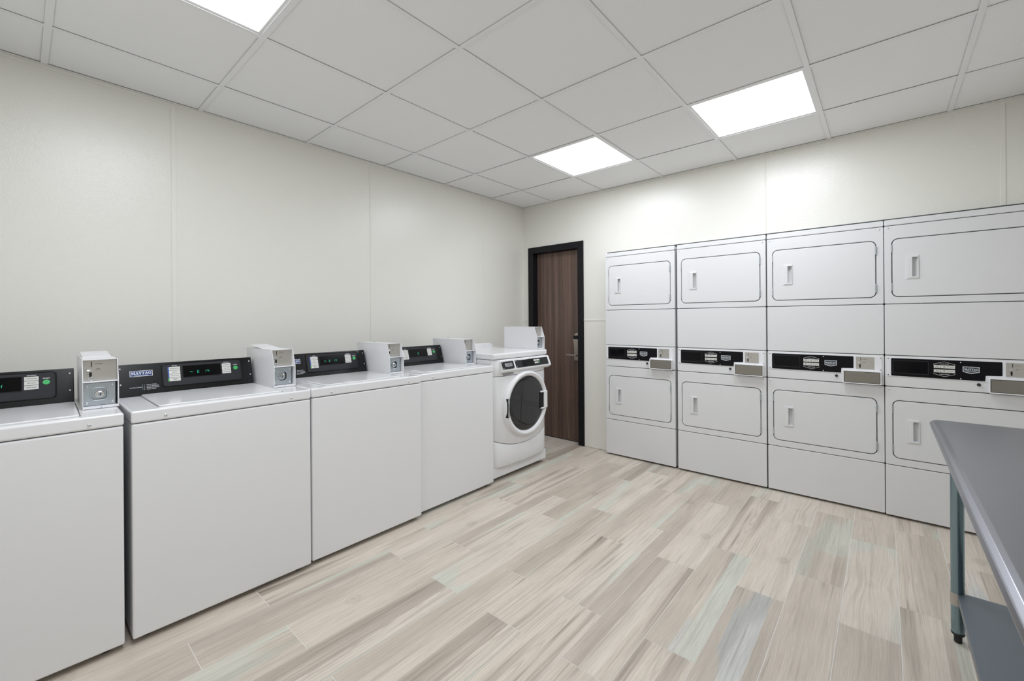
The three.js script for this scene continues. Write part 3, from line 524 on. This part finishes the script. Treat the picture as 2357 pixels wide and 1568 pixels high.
const insertShape = () => { const s = new THREE.Shape(), r = 0.006; s.moveTo(X(0.031) + r, 0.913); s.lineTo(X(0.449) - r, 0.911); s.quadraticCurveTo(X(0.449), 0.911, X(0.449), 0.911 + r); s.lineTo(X(0.45), 0.944 - r); s.quadraticCurveTo(X(0.45), 0.944, X(0.45) + r, 0.944); s.lineTo(X(0.517) - r, 0.946); s.quadraticCurveTo(X(0.517), 0.946, X(0.517), 0.946 + r); s.lineTo(X(0.517), 1.026 - r); s.quadraticCurveTo(X(0.517), 1.026, X(0.517) - r, 1.026); s.lineTo(X(0.031) + r, 1.025); s.quadraticCurveTo(X(0.031), 1.025, X(0.031), 1.025 - r); s.lineTo(X(0.031), 0.913 + r); s.quadraticCurveTo(X(0.031), 0.913, X(0.031) + r, 0.913); return s; };
const dryer = {
  base: flat(DW, LV[1] - LV[0] - GAP), mid: flat(DW, LV[4] - LV[3] - GAP), strip: flat(DW, LV[6] - LV[5] - 0.003), control: flat(DW, LV[3] - LV[2] - GAP), insert: slab(insertShape(), 0.005, 0.001, 2),
  shield: (() => { const g = slab(poly([[-0.035, 0.0205], [0.035, 0.0205], [0.035, -0.0115], [0, -0.0215], [-0.035, -0.0115]]), 0.003, 0.0006, 1), p = g.attributes.position, u = g.attributes.uv; for (let i = 0; i < p.count; i++) u.setXY(i, (p.getX(i) + 0.035) / 0.07, (p.getY(i) + 0.0215) / 0.042); return g; })(),
};
const hexPrint = std({ roughness: 0.4, specularIntensity: 0.35, map: printTexture(512, 512, (c, w, h) => {
  c.fillStyle = '#0b0b0e'; c.fillRect(0, 0, w, h); c.strokeStyle = '#d5d7da'; c.lineWidth = 10;
  c.beginPath(); c.moveTo(8, 118); c.lineTo(8, 96); c.lineTo(w / 2, 10); c.lineTo(w - 8, 96); c.lineTo(w - 8, 118); c.stroke();
  c.beginPath(); c.moveTo(8, h - 118); c.lineTo(8, h - 96); c.lineTo(w / 2, h - 10); c.lineTo(w - 8, h - 96); c.lineTo(w - 8, h - 118); c.stroke();
  label(c, 'UPPER DRYER', w / 2, 86, 34, '#e4e6e8', 'center', font(34), 250); label(c, 'LOWER DRYER', w / 2, h - 86, 34, '#e4e6e8', 'center', font(34), 250);
}) });
function makeDryer(lbl, x0, z) {
  const t = thing('stacked_dryer', lbl, 'dryer', [x0 + 0.3385, 0, z], 0, 'stacked dryers built into the back wall');
  mesh('carcass', rbox(DW - 0.012, LV[6] - 0.022, 0.7, 0.004, 1), MAT.carcass, t, 0, LV[6] / 2 + 0.003, -0.382);
  for (const sx of [-1, 1]) { mesh('foot', cyl(0.016, 0.016, 14), MAT.rubber, t, sx * 0.28, 0.007, -0.06); mesh('side_panel', box(0.002, LV[6] - 0.02, 0.7), MAT.dryerWhite, t, sx * (DW / 2 - 0.0025), LV[6] / 2 + 0.004, -0.384); }
  const mid = i => (LV[i] + LV[i + 1]) / 2;
  mesh('base_panel', dryer.base, MAT.dryerWhite, t, 0, mid(0), 0);
  mesh('middle_panel', dryer.mid, MAT.dryerWhite, t, 0, mid(3), 0);
  mesh('top_strip', dryer.strip, MAT.dryerWhite, t, 0, mid(5), 0);
  for (const [pg, dgeo, py, dy, hy] of [[lowerPanelGeo, lowerDoorGeo, 0.59, 0.57, 0.567], [upperPanelGeo, upperDoorGeo, 1.624, 1.6025, 1.602]]) {
    const p = mesh('front_panel', pg, MAT.dryerWhite, t, 0, py, 0);
    for (const x of [0.02, 0.656]) mesh('screw', screwGeo, MAT.chrome, p, X(x), (py < 1 ? 0.824 : 1.859) - py, 0.0002);
    const d = mesh('door', dgeo, MAT.dryerWhite, t, X(0.338), dy, 0.0015);
    mesh('handle', handleGeo, MAT.dryerWhite, d, HX, hy - dy, 0);
    for (const y of [0.122, -0.125]) { mesh('hinge', hingeGeo, MAT.zinc, d, 0.2995, y, 0.0015); mesh('hinge_stub', stubGeo, MAT.zinc, d, -0.2995, y + 0.003, 0); }
  }
  const c = mesh('control_panel', dryer.control, MAT.dryerWhite, t, 0, mid(2), 0.001), oy = mid(2);
  mesh('control_bezel', slab(rrShape(0.655, 0.124, 0.006, X(0.338), 0.9705), 0.004, 0.0012, 2), MAT.boxWhite, c, 0, -oy, 0.003);
  mesh('control_insert', dryer.insert, MAT.insertBlack, c, 0, -oy, 0.0045);
  const dr = rrShape(0.172, 0.087, 0.002); dr.holes.push(rrShape(0.16, 0.074, 0.001, 0, 0, THREE.Path));
  mesh('display_rim', slab(dr, 0.003, 0.001, 1), MAT.panelGrey, c, X(0.124), 0.971 - oy, 0.0068);
  mesh('display', box(0.16, 0.074, 0.001), MAT.displayBlack, c, X(0.124), 0.971 - oy, 0.0049);
  mesh('key_label', plate(0.096, 0.094, 0.001), printed(MAT.insertBlack, hexPrint), c, X(0.277), 0.97 - oy, 0.005);
  for (let r = 0; r < 2; r++) for (let i = 0; i < 3; i++) mesh('program_key', plate(0.0302, 0.0188, 0.0012), printed(MAT.keyWhite, dryerKeys[i]), c, X(0.2458 + i * 0.0314), (r ? 0.9585 : 0.9845) - oy, 0.006);
  mesh('badge', dryer.shield, shieldPrint, c, X(0.391), 0.9715 - oy, 0.0068);
  for (const y of [1.015, 0.918]) mesh('screw', screwGeo, MAT.chrome, c, X(0.348), y - oy, 0.0045).scale.setScalar(0.7);
  for (const [x, y] of [[0.017, 1.022], [0.017, 0.917], [0.659, 1.021], [0.659, 0.943]]) mesh('screw', screwGeo, MAT.darkScrew, c, X(x), y - oy, 0.003).scale.setScalar(0.6);
  mesh('coin_plate', plate(0.096, 0.08, 0.002), printed(MAT.steel, coinPrint), c, X(0.578), 0.984 - oy, 0.0035);
  mesh('coin_slot', box(0.0026, 0.021, 0.001), MAT.slotShadePlastic, c, X(0.5555), 1.0095 - oy, 0.0046);  // dark box on the plate, coloured as the shade inside the slit
  mesh('return_slot', box(0.0075, 0.023, 0.001), MAT.slotShadePlastic, c, X(0.5515), 0.964 - oy, 0.0046);  // shade of the return opening put in as a dark box
  mesh('return_lever', join([at(disc(0.0055, 0.006), 0, 0, 0.003), at(rbox(0.011, 0.006, 0.008, 0.002), -0.004, 0, 0.006)]), MAT.chrome, c, X(0.548), 0.985 - oy, 0.0045);
  const dh = rrShape(0.204, 0.088, 0.007); dh.holes.push(rrShape(0.191, 0.0745, 0.002, 0.0005, 0, THREE.Path));
  mesh('drawer_housing', slab(dh, 0.041, 0.0022, 2), MAT.boxWhite, c, X(0.561), 0.8905 - oy, 0.0365);
  mesh('coin_drawer', metreUV(rbox(0.1865, 0.07, 0.03, 0.0012, 2)), MAT.drawerSteel, c, X(0.5615), 0.8903 - oy, 0.0215);
  mesh('lock', join([disc(0.0085, 0.008, 20), at(disc(0.0055, 0.004, 16), 0, 0, 0.005)]), MAT.darkScrew, c, X(0.423), 0.889 - oy, 0.003);
  return t;
}
makeDryer('stacked dryer nearest the dark wooden door', 1.0955, 0.072);
makeDryer('second stacked dryer from the dark wooden door', 1.7935, 0.075);
makeDryer('third stacked dryer from the dark wooden door, left of the half-hidden one', 2.4775, 0.073);
makeDryer('stacked dryer at the right edge, partly hidden behind the steel table', 3.157, 0.08);

// ---------------------------------------------------------------- steel work table
{
  const x0 = 3.299, x1 = 3.89, z0 = 1.228, z1 = 3.06, ty = 0.861;
  const t = thing('work_table', 'grey stainless steel work table with an under-shelf at the right edge', 'table', [(x0 + x1) / 2, 0, (z0 + z1) / 2]);
  const w = x1 - x0, l = z1 - z0, R = 0.019;
  // top: sheet with a rolled front (left) edge and turned-down ends
  const s = new THREE.Shape(); s.moveTo(w / 2, 0); s.lineTo(-w / 2 + R * 1.5, 0); s.absellipse(-w / 2 + R * 1.5, -R, R * 1.5, R, Math.PI / 2, Math.PI * 1.5, false); s.lineTo(-w / 2 + R * 1.5, -2 * R + 0.002); s.lineTo(-w / 2 + R * 2.2, -0.003); s.lineTo(w / 2, -0.003); s.closePath();
  const g = new THREE.ExtrudeGeometry(s, { depth: l - 0.004, bevelEnabled: true, bevelSize: 0.002, bevelOffset: -0.002, bevelThickness: 0.002, bevelSegments: 2, curveSegments: 20 }).translate(0, 0, -l / 2 + 0.002);
  const endPlate = z => at(rbox(w - 0.03, 0.036, 0.003, 0.001, 1), 0.014, -0.019, z);
  const roll = z => { const e = rrShape(0.03, 0.034, 0.01); void e; return at(cyl(R - 0.001, 0.003, 24).rotateX(QT).scale(1.45, 1, 1), -w / 2 + R * 1.5, -R, z); };
  mesh('table_top', metreUV(toCreasedNormals(join([g, endPlate(-l / 2 + 0.002), endPlate(l / 2 - 0.002), roll(-l / 2 + 0.002), roll(l / 2 - 0.002)]), 0.6)), MAT.tableTop, t, 0, ty, 0);
  const sh = 0.195, dx = w / 2 - 0.075, dz = l / 2 - 0.062;
  const shelf = rrShape(2 * dx + 0.002, 2 * dz + 0.002, 0.004);
  const sg = join([new THREE.ExtrudeGeometry(shelf, { depth: 0.0016, bevelEnabled: false }).rotateX(-QT), at(rbox(0.0016, 0.03, 2 * dz - 0.05, 0.0005, 1), -dx, -0.0145, 0), at(rbox(0.0016, 0.03, 2 * dz - 0.05, 0.0005, 1), dx, -0.0145, 0), at(rbox(2 * dx - 0.05, 0.03, 0.0016, 0.0005, 1), 0, -0.0145, -dz), at(rbox(2 * dx - 0.05, 0.03, 0.0016, 0.0005, 1), 0, -0.0145, dz)]);
  mesh('under_shelf', sg, MAT.tableShelf, t, 0, sh, 0);
  for (const [sx, sz] of [[-1, -1], [-1, 1], [1, -1], [1, 1]]) {
    const leg = mesh('leg', at(cyl(0.0205, ty - 0.06, 32), 0, (ty - 0.06) / 2 + 0.04, 0), MAT.tableLeg, t, sx * dx, 0, sz * dz);
    mesh('shelf_collar', at(new THREE.CylinderGeometry(0.0222, 0.0222, 0.048, 32, 1, false), 0, sh - 0.022, 0), MAT.steel, leg);
    mesh('foot', at(lathe([[0, 0], [0.011, 0], [0.0125, 0.003], [0.0125, 0.028], [0.019, 0.031], [0.0208, 0.036], [0.0208, 0.042], [0, 0.042]], 28), 0, 0, 0), MAT.rubber, leg);
  }
}

renderer.render(scene, camera);
